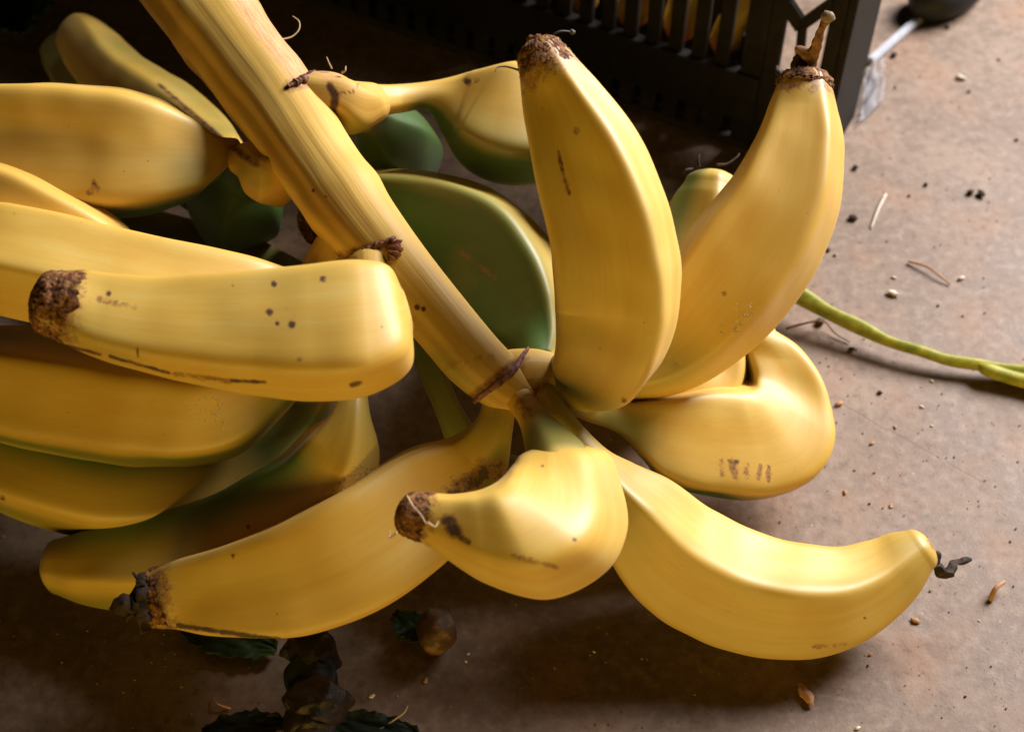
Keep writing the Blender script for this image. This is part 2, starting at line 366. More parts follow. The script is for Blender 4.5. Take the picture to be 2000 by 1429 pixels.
# lengthwise ribs and grooves of the stalk
ax = np.repeat(np.vstack([np.repeat(fr[0][:1], 7, 0), fr[0], np.repeat(fr[0][-1:], 7, 0)]), 200, 0)
rad = V-ax; rn = np.linalg.norm(rad, axis=1)+1e-9
g0 = np.zeros(len(V))
for c0, w0, a0, drift in ((44, 7, -.075, -14), (62, 10, .045, -10), (26, 12, .03, -6), (86, 9, -.03, 0), (2, 18, -.02, 10), (-40, 20, .02, 0), (-66, 12, -.02, 12), (115, 12, .05, 0), (160, 20, -.05, 0), (215, 15, .05, 0), (255, 12, -.05, 0)):
    dphi = (np.degrees(ph)-c0-drift*t+180) % 360-180
    g0 += a0*np.exp(-.5*(dphi/w0)**2)
for tn, an in ((.235, .05), (.60, .07), (.36, .03)): g0 += an*np.exp(-.5*((t-tn)/.018)**2)
g0 += .003*np.sin(ph*17+3*np.sin(t*5))
g0 += .022*sines(V, 45, 77)+.010*sines(V, 130, 78)
V = ax+rad*(1+g0)[:, None]
stalk = mk('stalk', V, F, M['stalk'], bunch)
set_attr(stalk, 'lengthwise', np.stack([np.cos(ph)*9, np.sin(ph)*9, t*L*14], 1))
Nn = normals(stalk)
brown = mark_field(V, Nn, [([(815, 600)], 6, 1), ([(827, 603)], 5, 1), ([(612, 372)], 4, .9), ([(636, 384)], 3, .8), ([(906, 790), (1030, 690)], 12, .62),
    ([(655, 505), (765, 475)], 13, .6), ([(565, 168), (640, 150)], 14, .6), ([(880, 715), (960, 700)], 16, .30), ([(445, 265), (470, 300)], 14, .5)])
pink = mark_field(V, Nn, [([(438, -60), (505, 40), (590, 142)], 24, 1.0)])
gre = mark_field(V, Nn, [([(860, 720), (905, 800)], 40, .5)])
set_attr(stalk, 'marks', np.stack([brown, gre, pink], 1))
bvh = BVHTree.FromPolygons([tuple(v) for v in V], [f for f in F if len(f) == 4])
def on_stalk(x, y, lift=.0006):
    d = RT*(x-1000)/FPX+UP*(714.5-y)/FPX+FW; d /= np.linalg.norm(d)
    h = bvh.ray_cast(Vector(CAM), Vector(d))
    return None if h[0] is None else np.array(h[0])+np.array(h[1])*lift
def stalk_ridge(name, pts, rpx, mat, lump=.25, seed=1):
    rows = []
    for i, (x, y) in enumerate(catmull([(a, b, 0, 0) for a, b in pts], 26)[0][:, :2]):
        p = on_stalk(x, y)
        if p is None: continue
        k = math.sin(math.pi*(i+2)/30)**.5
        rows.append([*p, rpx*k*depth(p)/FPX*(1+lump*math.sin(i*1.9+seed)*math.cos(i*.7))])
    V, F, *_ = tube(rows, 70, 12, world=True, capn=3); V = V+.0004*sines(V, 2500, seed)[:, None]*.6
    return mk(name, V, F, mat, stalk)
stalk_ridge('bract_scar', [(650, 512), (690, 503), (730, 482), (762, 470)], 6, M['scar_dark'], .5, 3)
stalk_ridge('bract_scar', [(762, 466), (772, 478), (770, 494), (764, 506)], 11, M['scar'], .5, 5)
stalk_ridge('bract_scar', [(563, 170), (590, 158), (612, 148), (632, 150)], 8, M['scar_dark'], .5, 8)
def crown(pts, n=60, mats=None, seed=1, corners=(-60, -20, 20, 60, 120, 180, 240), facet=.55, amp=.0006):
    V, F, t, ph, L, _ = tube(pts, n, 64, corners=corners, facet=facet, sig=8, cap0=.3, cap1=.4)
    V = V+(sines(V, 350, seed)*amp)[:, None]*np.array([.6, .5, .6])
    o = mk('crown', V, F, M['stalk'], stalk); set_attr(o, 'lengthwise', np.stack([np.cos(ph)*5, np.sin(ph)*5, t*L*14], 1))
    return o, V
def crown_marks(o, V, br=[], gr=[], pk=[]):
    N = normals(o); set_attr(o, 'marks', np.stack([mark_field(V, N, br), mark_field(V, N, gr), mark_field(V, N, pk)], 1))
o, Vc = crown([(560, 200, 16.2, 50), (600, 190, 16.7, 52), (640, 190, 16.9, 50), (680, 205, 16.5, 50), (706, 208, 15.9, 44), (735, 204, 15.4, 33)], seed=3, amp=.0012, corners=(-75, -30, 20, 80, 150, 230), facet=.8)
crown_marks(o, Vc, [([(644, 168), (655, 190), (650, 230)], 9, .85), ([(700, 165), (690, 180), (660, 182)], 3, .7)], [([(700, 250), (670, 240)], 20, .6)], [([(600, 138), (660, 150)], 9, .8)])
o, Vc = crown([(960, 738, 11.2, 46), (1005, 732, 11.3, 52), (1052, 728, 11.0, 47), (1105, 738, 10.4, 42)], seed=5, amp=.0004)
crown_marks(o, Vc, [([(1000, 745), (1030, 700)], 8, .4)], [([(1010, 790), (1110, 775)], 22, .55)])
bvh_s = bvh; qs = [f for f in F if len(f) == 4]; nv = len(stalk.data.vertices); cf = [tuple(i+nv for i in p.vertices) for p in o.data.polygons if len(p.vertices) == 4]
bvh = BVHTree.FromPolygons([tuple(v.co) for v in stalk.data.vertices]+[tuple(v) for v in Vc], [tuple(p.vertices) for p in stalk.data.polygons if len(p.vertices) == 4]+cf)
stalk_ridge('bract_scar', [(914, 792), (950, 764), (984, 740), (1008, 716), (1022, 694), (1030, 684)], 6.5, M['scar'], .12, 2)
bvh = bvh_s
o, Vc = crown([(550, 345, 15.2, 62), (515, 330, 15, 54), (482, 314, 14.8, 36), (462, 298, 14.5, 19)], seed=7, amp=.0014)
crown_marks(o, Vc, [([(455, 285), (470, 300), (500, 320)], 9, .7)], [([(480, 340), (510, 350)], 20, .5)])
o, Vc = crown([(695, 535, 13.8, 46), (722, 524, 15.0, 40), (724, 534, 15.2, 38), (722, 556, 15.3, 30)], seed=9, amp=.0004)
crown_marks(o, Vc)
o, Vc = crown([(720, 560, 13.2, 50), (690, 640, 11.8, 46), (670, 700, 11.3, 40), (675, 740, 10.8, 28)], seed=11)
crown_marks(o, Vc, [], [([(680, 740)], 40, .4)])
o, Vc = crown([(690, 440, 14.2, 50), (640, 520, 12.6, 48), (610, 570, 12, 40)], seed=12)
crown_marks(o, Vc)

def banana(ctrl, corners=(-40, 35, 110, 180, 250), twist=0, facet=1.1, sig=5.2, res=(240, 150), brown=[], sap=[], green=[], neck_green=.5, neck_len=.16,
           tip=True, tip_len=.5, tipmat='tip', orange=.3, cap1=.6, seed=0, label=None, tip_over=1.03, bend=.75, cap0=.3):
    V, F, t, ph, L, fr = tube(ctrl, res[0], res[1], corners=corners, twist=twist, facet=facet, sig=sig, cap0=cap0, cap1=cap1, bend=bend)
    body = (1-ssm(t, .92, 1))*ssm(t, .1, .3)
    # soft dents and lengthwise waviness of a real fruit
    V = V+(normals_est(V, fr, res[1])*(.00045*sines(V, 70, seed+50)+.00018*sines(V, 220, seed+90))[:, None]*body[:, None])
    o = mk('banana', V, F, M['skin'], bunch)
    if label: o['label'] = label
    set_attr(o, 'lengthwise', np.stack([np.cos(ph)*3.2+seed*7.1, np.sin(ph)*3.2+seed*3.3, t*L*11], 1))
    N = normals(o); br = mark_field(V, N, brown); sp = mark_field(V, N, sap)
    if tip: br = np.maximum(br, .5*ssm(t, .985-.09*tip_len-.03, .985-.04*tip_len))
    gr = neck_green*(1-ssm(t, neck_len*.45, neck_len*1.5))*ssm(t, -.02, neck_len*.5)
    for pc, w, t0, t1, a in green:
        d = (np.degrees(ph)-pc+180) % 360-180
        gr = np.maximum(gr, a*np.exp(-.5*(d/w)**2)*ssm(t, t0-.06, t0+.06)*(1-ssm(t, t1-.08, t1+.08)))
    gr = np.maximum(gr, .22*ssm(t, .9, .99))
    set_attr(o, 'marks', np.stack([br, gr, sp], 1)); set_attr(o, 'variety', np.full((len(V), 1), orange))
    if tip:
        pos, rad, T, Nf, B = fr; r = rad[-1]; n0 = int(res[0]*.94)
        # ragged dry cap over the end of the fruit
        m, k = 18, 72; vs = []; rr = np.random.default_rng(seed+3)
        jag = .35*sines(np.stack([np.cos(np.arange(k)*2*np.pi/k), np.sin(np.arange(k)*2*np.pi/k), np.zeros(k)], 1), 6, seed+5)+rr.uniform(-.28, .28, k)
        for i in range(m):
            u = i/(m-1)
            for j in range(k):
                a = 2*math.pi*j/k
                s0 = -tip_len*(1+.5*jag[j])*r*(1-u)       # distance before the end ring
                if u < .55:
                    s = s0*(1-u/.55)+0*u; rad_here = np.interp(s, -np.linalg.norm(pos[::-1]-pos[-1], axis=1)[::-1], rad) if s < 0 else r
                    p = pos[-1]+T[-1]*s; rr_ = rad_here*tip_over
                    ii = int(np.argmin(abs(np.linalg.norm(pos-pos[-1], axis=1)+s))); p = pos[ii]; tn, bn = Nf[ii], B[ii]
                else:
                    b = (u-.55)/.45*math.pi/2; p = pos[-1]+T[-1]*(r*cap1*1.04*math.sin(b)); rr_ = r*tip_over*max(math.cos(b), .03); tn, bn = Nf[-1], B[-1]
                nz = .05*math.sin(j*2.9+i*.7+seed)+.05*rr.uniform(-1, 1)
                vs.append(p+(tn*math.cos(a)+bn*math.sin(a))*rr_*(1+nz*min(1, u*2.2))+T[-1]*r*.05*rr.uniform(-1, 1))
        fs = [(i*k+j, i*k+(j+1) % k, (i+1)*k+(j+1) % k, (i+1)*k+j) for i in range(m-1) for j in range(k)]
        mk('tip', vs, fs, M[tipmat], o)
    return o
def normals_est(V, fr, nphi):
    pos = np.vstack([np.repeat(fr[0][:1], 7, 0), fr[0], np.repeat(fr[0][-1:], 7, 0)])
    d = V-np.repeat(pos, nphi, 0); return d/(np.linalg.norm(d, axis=1)[:, None]+1e-9)
HI = (330, 200); MID = (200, 120); LO = (120, 80)
# --- the end hand, spreading from the crown
b1 = banana([(1040, 712, 10.5, 36), (1092, 732, 10.6, 48), (1150, 728, 11.8, 70), (1182, 690, 13.6, 98), (1200, 600, 15.2, 113), (1188, 450, 17.6, 113), (1145, 305, 19.6, 98), (1100, 205, 20.8, 74), (1067, 130, 21.7, 55), (1055, 105, 22, 46)],
    (58, -38, -100, 180, 115), -36, res=HI, brown=[([(1090, 295), (1100, 340), (1112, 378)], 4, .7), ([(1125, 258)], 8, .45), ([(1218, 781)], 7, .6), ([(1060, 215)], 6, .35), ([(1172, 680)], 2.5, .8)],
    green=[(-20, 50, .08, .26, .75), (-60, 25, .3, 1.0, .2)], orange=.25, seed=1, tip_len=.75, label='banana standing upright above the crown')
b2 = banana([(1110, 735, 9.8, 34), (1225, 722, 9.8, 58), (1310, 680, 10.3, 86), (1395, 592, 11.8, 113), (1472, 490, 13.4, 116), (1532, 390, 14.9, 104), (1560, 290, 16.2, 86), (1569, 205, 17.2, 65), (1572, 165, 17.7, 52)],
    (34, -46, -105, 180, 108), 0, res=HI, brown=[([(1415, 573)], 6, .6), ([(1318, 715)], 8, .5), ([(1522, 372)], 3, .4)], sap=[([(1420, 640), (1455, 615)], 20, .8)], green=[(20, 40, .05, .3, .45)], orange=.55, seed=2, tip=True, tip_len=.12,
    label='long banana leaning outward with a dried flower stalk at its tip')
b3 = banana([(1110, 740, 8.6, 30), (1225, 690, 9, 55), (1305, 590, 9.6, 74), (1362, 470, 10.6, 72), (1388, 390, 11.6, 64), (1393, 362, 12, 52)], (8, -75, 90, 180, 250), 0, res=MID, green=[(-60, 26, .3, 1.1, .9)], seed=3, orange=.2, tip=False, brown=[([(1340, 335), (1375, 322)], 7, .9)])
b4 = banana([(1052, 702, 10.8, 34), (1050, 660, 10.7, 54), (1005, 575, 10.8, 96), (925, 490, 10.8, 110), (820, 450, 10.2, 106), (700, 430, 9.2, 90), (630, 420, 8.6, 60)], (42, -76, 110, 180, 235), 0, res=MID,
    brown=[([(900, 490), (965, 545)], 6, .36)], green=[(-22, 46, -.1, 1.1, 2.0)], seed=4, orange=.1)
b5 = banana([(1050, 785, 1060, 738, 11), (1140, 820, 1146, 768, 9.8), (1212, 850, 1226, 786, 8.4), (1252, 893, 1280, 779, 7.4), (1300, 938, 1335, 769, 6.3), (1400, 968, 1402, 752, 5.1), (1508, 970, 1446, 747, 4.6), (1592, 930, 1458, 744, 4.6), (1628, 862, 1460, 738, 4.9), (1620, 785, 1456, 726, 5.4), (1598, 725, 1450, 706, 6.0), (1560, 676, 1442, 684, 6.6), (1515, 646, 1432, 664, 7.1)],
    (-48, 46, 112, 180, 245), 0, res=HI, brown=[([(1408, 900), (1411, 926)], 6, .48), ([(1424, 899), (1440, 902)], 4, .75), ([(1430, 902), (1436, 930)], 8, .58), ([(1457, 908), (1457, 928)], 6, .46), ([(1486, 908), (1481, 936)], 5, .68), ([(1502, 912), (1501, 938)], 5, .62)],
    green=[(100, 34, .14, .62, 1.15), (-95, 30, .75, .97, .9), (25, 60, .14, .34, .8)], orange=.4, seed=5, tip=False, cap0=.2, label='banana curling up off the floor with a row of short brown scars')
b6 = banana([(1095, 745, 8.8, 28), (1220, 765, 7.4, 56), (1325, 765, 6, 70), (1385, 738, 5.8, 72), (1398, 688, 6.4, 64), (1395, 640, 7, 50)], (-30, 45, 120, 200, 270), 0, res=MID, green=[(0, 60, .1, .3, .8)], seed=6, tip=False, orange=.1)
b7 = banana([(1035, 792, 1078, 752, 11), (1092, 860, 1128, 820, 10.3), (1140, 930, 1185, 878, 9.3), (1165, 1010, 1235, 908, 8), (1200, 1100, 1305, 942, 6.5), (1290, 1200, 1390, 1005, 4.4), (1420, 1260, 1485, 1052, 3.0), (1550, 1277, 1575, 1071, 2.8), (1655, 1258, 1645, 1075, 2.8), (1737, 1210, 1700, 1062, 3.1), (1795, 1152, 1740, 1044, 3.7), (1822, 1108, 1772, 1038, 4.2)],
    (-16, 62, 125, 195, 262), 0, res=HI, brown=[([(1590, 1262), (1650, 1258)], 5, .45), ([(1688, 1206)], 3, .6), ([(1650, 1213)], 4, .4), ([(1815, 1045), (1826, 1070)], 7, .55)], green=[(105, 28, .3, .9, .5), (0, 40, .15, .36, .4), (-25, 8, .3, .9, .25)], orange=.45, seed=7, tip=False,
    label='banana resting on the floor with a smooth upturned end')
b8 = banana([(1042, 874, 1118, 866, 12.2), (1016, 888, 1180, 880, 12.45), (1003, 906, 1213, 945, 12.7), (994, 921, 1227, 1035, 12.95), (982, 934, 1188, 1116, 13.2), (962, 947, 1072, 1172, 13.4), (928, 959, 950, 1142, 13.7), (880, 965, 868, 1092, 13.9), (838, 962, 815, 1058, 14), (814, 963, 786, 1042, 14.1)],
    (-16, 54, 120, 190, 255), 0, facet=.72, sig=8, res=HI, brown=[([(878, 1018), (886, 1036)], 14, .95), ([(892, 1042), (915, 1058)], 7, .75), ([(1122, 1053)], 5, .75), ([(1000, 1085), (1088, 1108)], 5, .5), ([(1060, 910)], 3, .8), ([(830, 1085)], 4, .7)],
    green=[(-60, 30, .1, .3, .3)], orange=.2, seed=8, tip_len=.85, neck_green=0, cap0=.55, label='short fat banana bending towards the front with a dark rough end')
b9 = banana([(978, 765, 11, 30), (965, 830, 10.4, 37), (925, 902, 9.4, 66), (838, 972, 8.7, 100), (718, 1060, 8.4, 113), (590, 1120, 7.6, 108), (460, 1150, 6.9, 86), (360, 1160, 6.4, 67), (305, 1168, 6.2, 56)],
    (-64, 50, 116, 180, 240), 0, res=HI, brown=[([(890, 958), (930, 935), (975, 912)], 20, .72), ([(940, 905), (970, 930)], 12, .75), ([(348, 1221), (430, 1233), (545, 1249)], 5, .95), ([(600, 1252), (735, 1226)], 5, .7), ([(455, 1085)], 4, .8), ([(540, 1198)], 2.5, .7)],
    green=[(-50, 25, .1, .25, .9)], orange=.65, seed=9, tip_len=.45, label='long banana lying low with a blackened flower remnant')
V, F, t, ph, L, _ = tube([(1000, 762, 11.2, 26), (1040, 815, 11.6, 29), (1068, 862, 11.9, 44), (1090, 905, 12.1, 62), (1105, 945, 12.4, 70)], 120, 80, corners=(0, 72, 144, 216, 288), facet=.5)
nk = mk('neck', V, F, M['skin'], b8); set_attr(nk, 'lengthwise', np.stack([np.cos(ph)*3, np.sin(ph)*3, t*L*11], 1)); set_attr(nk, 'variety', np.full((len(V), 1), .6))
set_attr(nk, 'marks', np.stack([mark_field(V, normals(nk), [([(1015, 790), (1030, 810)], 12, .5)]), .75*ssm(t, .25, .6)*(1-ssm(t, .8, 1)), 0*t], 1))
# --- the hand on the side of the stalk
l1 = banana([(786, 566, 806, 640, 17.3), (762, 530, 800, 708, 17.9), (705, 521, 728, 755, 18), (600, 530, 610, 767, 17.9), (490, 537, 490, 757, 17.8), (390, 545, 378, 738, 17.8), (300, 551, 272, 713, 17.9), (222, 545, 190, 690, 18.1), (155, 531, 122, 668, 18.3), (112, 532, 84, 650, 18.4)],
    (-34, 84, 138, 196, 262), 0, sig=8, facet=.85, res=HI, brown=[([(535, 555)], 6, 1), ([(631, 545)], 7, 1), ([(527, 609)], 7, 1), ([(541, 632)], 5, .95), ([(570, 635)], 7, 1), ([(212, 574)], 5, .9), ([(112, 670), (195, 692)], 3.5, .8),
        ([(215, 696), (330, 728)], 3.5, .85), ([(340, 730), (450, 744)], 5, .5), ([(452, 743), (518, 746)], 3.5, .9), ([(686, 752), (703, 748)], 4.5, .85), ([(745, 638)], 2.5, .9), ([(455, 558)], 3, .6), ([(165, 548)], 11, .4), ([(195, 585), (265, 600)], 6, .42), ([(148, 595)], 4, .6), ([(268, 680), (270, 697)], 2, .7), ([(585, 700)], 8, .35)],
    green=[(-50, 30, .75, 1.1, .25)], neck_green=0, orange=.4, seed=10, tip_len=.75, cap0=.1, label='freckled banana lying across the top with a rough brown end')
l2 = banana([(640, 610, 12, 55), (520, 615, 13, 92), (380, 588, 13.8, 101), (200, 547, 14.4, 99), (20, 508, 14.8, 97), (-130, 480, 14.8, 75)], (68, -8, -80, 180, 120), 0, res=MID, orange=.5, seed=11, brown=[([(28, 415)], 4, .6), ([(160, 437)], 3, .5)], neck_green=0)
l3 = banana([(260, 545, 12.4, 50), (200, 500, 13.2, 72), (90, 442, 14.2, 83), (0, 402, 14.6, 86), (-130, 372, 14.6, 70)], (40, -40, 110, 180, 250), 0, res=MID, orange=.9, seed=12, neck_green=0)
l4 = banana([(464, 284, 14.5, 15), (428, 298, 14.6, 36), (372, 305, 14.8, 78), (280, 302, 15, 113), (150, 295, 15, 125), (10, 285, 15, 119), (-120, 270, 15, 85)], (54, -42, -112, 180, 116), 0, res=MID,
    brown=[([(184, 357)], 6, 1), ([(172, 373), (193, 372)], 4, 1)], green=[(-95, 28, .12, .75, 1.0), (-30, 30, .08, .22, .5)], neck_green=.35, orange=.75, seed=13, label='plump banana joined to the stalk by a short pinched neck')
l5 = banana([(460, 300, 11, 24), (400, 268, 9.6, 54), (320, 222, 8.5, 72), (230, 158, 7.5, 64), (175, 92, 6.5, 55), (158, 74, 6.2, 48)], (30, -55, 105, 180, 250), 0, facet=.6, res=LO, green=[(70, 30, .1, .8, .5)], orange=.5, seed=14, tip=False,
    brown=[([(310, 165), (440, 275)], 4, .8)], label='dull banana at the back pointing away up the stalk')
banana([(290, 270, 5, 40), (190, 190, 4, 52), (130, 115, 3, 44), (118, 98, 3, 38)], (20, -55, 105, 180, 250), 0, res=LO, green=[(0, 120, 0, 1.1, .75)], seed=15, tip=False)
banana([(484, 312, 13.6, 22), (480, 345, 11.6, 48), (468, 392, 9.6, 88), (462, 412, 7, 84), (460, 425, 5, 60)], (10, 80, 150, 220, 290), 0, facet=.55, res=LO, green=[(0, 170, 0, 1.1, 1.2)], seed=16, tip=False)
banana([(458, 306, 12.8, 20), (430, 335, 11.2, 46), (408, 358, 9, 56), (392, 370, 7, 50)], (10, 80, 150, 220, 290), 0, facet=.55, res=LO, green=[(0, 170, 0, 1.1, 1.1)], seed=17, tip=False)
banana([(600, 560, 6.5, 38), (470, 515, 5.4, 56), (360, 485, 4.6, 56), (240, 450, 4, 48)], (10, 80, 150, 220, 290), 0, facet=.55, res=LO, green=[(0, 130, 0, 1.1, .85)], seed=18, tip=False)
l8 = banana([(650, 650, 11.6, 34), (590, 695, 10.9, 46), (510, 755, 10, 70), (430, 793, 9.5, 101), (300, 795, 9.2, 113), (150, 775, 9, 117), (0, 750, 9, 109), (-120, 730, 9, 80)], (-42, 24, 98, 170, 246), 0, res=MID,
    sap=[([(400, 800), (420, 808)], 26, .55)], green=[(-60, 40, .1, .3, .7), (-80, 22, .2, 1.1, .85), (70, 25, .3, 1.1, .7)], neck_green=.7, neck_len=.2, orange=.45, seed=19, brown=[([(290, 845)], 4, .5)])  # green along the lower edge also paints the shade between this and the next
l9 = banana([(650, 730, 9.4, 28), (600, 800, 7.2, 40), (530, 865, 5.8, 66), (410, 930, 4.9, 88), (240, 958, 4.6, 93), (80, 930, 4.7, 90), (-60, 885, 4.7, 70)], (-30, 42, 112, 180, 252), 0, res=MID, green=[(0, 80, .05, .32, .9), (48, 26, .2, 1.1, 1.2), (-85, 22, .3, 1.1, .6)], neck_green=.9, neck_len=.25, orange=.35, seed=20, brown=[([(5, 972)], 5, .9)])  # green skin, its upper band strengthened to paint in the shade there
l10 = banana([(688, 735, 12.3, 26), (686, 800, 12, 35), (668, 872, 10.7, 70), (608, 962, 7.9, 98), (460, 1056, 4.8, 99), (300, 1096, 3.2, 89), (175, 1106, 2.6, 71), (116, 1104, 2.5, 54)], (-18, 60, 130, 200, 268), 0, res=HI,
    sap=[([(650, 1000), (690, 960), (715, 930)], 26, 1.0)], brown=[([(485, 1028)], 4, .8), ([(60, 1085), (78, 1072)], 6, .7), ([(640, 805), (650, 807)], 3, .5)], neck_green=.45, green=[(62, 30, .15, 1.1, 1.0), (-85, 28, .4, 1.1, .7)], orange=.4, seed=21, tip=False, label='banana beneath with pale crusted sap near its neck')
# --- the hand further up the stalk
c1 = banana([(690, 202, 15.9, 38), (725, 198, 15.6, 33), (775, 193, 15, 27), (842, 188, 14.7, 29), (895, 205, 14.2, 66), (960, 230, 13.8, 105), (1040, 240, 13.4, 108), (1110, 235, 13, 80)], (24, -62, 95, 180, 240), 0, res=MID, brown=[([(913, 159)], 8, .95), ([(930, 155)], 6, .45)],
    green=[(62, 36, .26, 1.1, 1.15)], neck_green=.1, orange=.45, seed=22, tip=False, label='banana on a long slim neck with a green underside')
banana([(690, 225, 15.2, 22), (722, 236, 13.6, 36), (765, 275, 11, 74), (785, 300, 8.5, 76), (800, 318, 6, 60)], (30, -50, 100, 170, 240), 0, facet=.6, res=LO, green=[(0, 170, .1, 1.1, 1.2)], seed=23, tip=False)
banana([(780, 600, 9, 20), (840, 720, 7.2, 24), (885, 820, 5.6, 26), (930, 900, 4.4, 40), (1010, 960, 3.8, 70), (1090, 990, 3.6, 60)], res=LO, green=[(0, 130, 0, 1.1, .85)], seed=24, tip=False, facet=.5)

banana([(1040, 740, 9, 28), (1085, 660, 9.3, 68), (1140, 560, 9.8, 95), (1172, 450, 10.8, 96), (1165, 340, 13.4, 84), (1142, 275, 14.4, 58)], res=LO, seed=25, tip=False, green=[(0, 130, 0, 1.1, .6)])  # unseen banana added behind the upright one to shade the green banana
banana([(1040, 750, 9, 28), (1130, 720, 6, 66), (1225, 645, 4, 95), (1290, 565, 3.4, 78), (1315, 520, 3.4, 46)], res=LO, seed=26, tip=False, green=[(0, 130, 0, 1.1, .6)])  # unseen, added low behind the crown to block light from the floor
banana([(1040, 745, 9, 28), (1045, 690, 6.3, 60), (1030, 610, 4.7, 95), (1010, 530, 4.6, 90), (995, 480, 4.8, 55)], res=LO, seed=28, tip=False, green=[(0, 130, 0, 1.1, .8)])  # mostly hidden, added to keep light off the floor gap below the stalk
banana([(1110, 758, 8, 28), (1210, 742, 5, 70), (1300, 712, 3.4, 86), (1370, 690, 3, 60)], res=LO, seed=29, tip=False, green=[(0, 130, 0, 1.1, .8)])  # added under the right-hand bananas as a blocker, darkens the gap by the crown
banana([(690, 480, 13, 26), (715, 460, 9, 60), (760, 440, 5, 90), (800, 400, 3.4, 85), (820, 370, 3, 50)], res=LO, seed=27, tip=False, green=[(0, 130, 0, 1.1, .8)])  # unseen, added under the stalk as another light blocker

# dried flower remnants and filaments at the tips
def lump_mesh(ctr, r, seed, mat, name, parent, n=14, sq=(1, 1, 1), amp=.35):
    bm = bmesh.new(); bmesh.ops.create_icosphere(bm, subdivisions=3 if r > .004 else 2, radius=1)
    for v in bm.verts:
        d = noise.noise(v.co*1.6+Vector((seed*3.1, seed, 0)))*amp*1.4+noise.noise(v.co*4+Vector((0, seed*2.3, seed)))*amp*.6
        v.co = Vector((v.co.x*sq[0], v.co.y*sq[1], v.co.z*sq[2]))*(1+d)*r+Vector(ctr)
    me = bpy.data.meshes.new(name); bm.to_mesh(me); bm.free(); me.polygons.foreach_set('use_smooth', [True]*len(me.polygons)); me.materials.append(mat)
    o = bpy.data.objects.new(name, me); C.objects.link(o)
    if parent: o.parent = parent
    return o
def stick(name, pts, mat, parent, n=40, amp=.0004, seed=1):
    V, F, *_ = tube(pts, n, 14, capn=3, cap1=.8); V = V+np.stack([sines(V, 900, seed+i) for i in range(3)], 1)*amp
    return mk(name, V, F, mat, parent)
z2 = 18.2
stick('flower_stalk', [(1577, 148, 18.0, 13), (1588, 112, 18.8, 11), (1598, 75, 19.8, 9), (1612, 42, 20.6, 8)], M['twig'], b2)
lump_mesh(P(1616, 34, .2085), .0028, 3, M['grit'], 'flower_end', b2)
stick('flower_remnant', [(1585, 118, 18.7, 9), (1572, 106, 18.9, 12), (1560, 98, 19, 10)], M['twig'], b2, seed=4)
stick('flower_remnant', [(1572, 140, 18.2, 14), (1560, 125, 18.5, 17), (1556, 115, 18.7, 10)], M['black_twig'], b2, seed=5)
for pts in ([(1530, 152, 17.6, 8), (1522, 142, 17.7, 7), (1517, 130, 17.8, 3)], [(1590, 142, 18, 7), (1604, 152, 17.8, 6), (1612, 165, 17.5, 3)], [(1535, 155, 17.6, 6), (1524, 160, 17.4, 4)]):
    stick('dry_sepal', pts, M['black_twig'], b2, seed=6, n=16)
thread('filament', [(1085, 88, 22), (1078, 72, 22.3), (1092, 62, 22.5), (1112, 62, 22.4), (1120, 66, 22.2)], .0005, M['hair'], b1)
thread('filament', [(1020, 140, 21.2), (1003, 134, 21.2), (985, 130, 21.2), (972, 132, 21.2), (967, 140, 21.2)], .0005, M['hair'], b1)
thread('filament', [(1064, 84, 22.2), (1060, 74, 22.4), (1048, 72, 22.5), (1035, 80, 22.3)], .0004, M['hair'], b1)
lump_mesh(P(1118, 63, .2235), .0011, 2, M['hair'], 'filament_end', b1)
lump_mesh(P(1046, 92, .2205), .0042, 5, M['tip'], 'tip_tuft', b1, amp=.5)
for pts in ([(795, 968, 15.4), (808, 990, 15.8), (822, 1005, 16), (832, 1022, 16)], [(775, 1040, 14.6), (760, 1050, 14.4), (762, 1035, 14.5)], [(835, 1020, 16), (850, 1028, 16), (856, 1018, 16)]):
    thread('filament', pts, .0004, M['pale_hair'], b8)
stick('flower_remnant', [(292, 1125, 6.9, 9), (278, 1150, 7.2, 17), (270, 1180, 7.1, 20), (280, 1205, 6.5, 14), (290, 1225, 6.1, 7)], M['black_twig'], b9, amp=.0012, seed=8)
stick('flower_remnant', [(268, 1190, 6.9, 10), (245, 1182, 7.1, 20), (228, 1180, 7, 13), (218, 1183, 6.9, 4)], M['black_twig'], b9, amp=.0008, seed=9)
for pts in ([(280, 1140, 7.2), (268, 1128, 7.5), (260, 1118, 7.6)], [(285, 1150, 7.3), (276, 1136, 7.7), (266, 1135, 7.7)], [(262, 1195, 6.9), (250, 1205, 6.7), (248, 1212, 6.5)]):
    thread('filament', pts, .0011, M['black_twig'], b9)
stick('flower_remnant', [(1822, 1082, 4.2, 10), (1836, 1110, 3.6, 9), (1848, 1118, 3.3, 11), (1860, 1108, 3.2, 9), (1876, 1098, 3.1, 8), (1893, 1095, 3, 4)], M['black_twig'], b7, amp=.001, seed=11)
for pts in ([(1352, 330, 12.3), (1340, 332, 12.4), (1334, 338, 12.3)], [(1365, 325, 12.6), (1364, 310, 12.9), (1366, 302, 13)], [(1400, 322, 12.5), (1420, 320, 12.5), (1440, 306, 12.6), (1444, 300, 12.6)]):
    thread('filament', pts, .0007, M['black_twig'], b3)
thread('fibre', [(545, 78, 17.9), (570, 72, 17.8), (584, 58, 17.9), (584, 42, 18), (572, 32, 18)], .0004, M['pale_hair'], stalk)
thread('fibre', [(648, 134, 18), (642, 122, 18.3), (638, 112, 18.4)], .0004, M['pale_hair'], stalk)
thread('fibre', [(668, 142, 18), (674, 138, 18.2), (675, 130, 18.3)], .0006, M['pale_hair'], stalk)

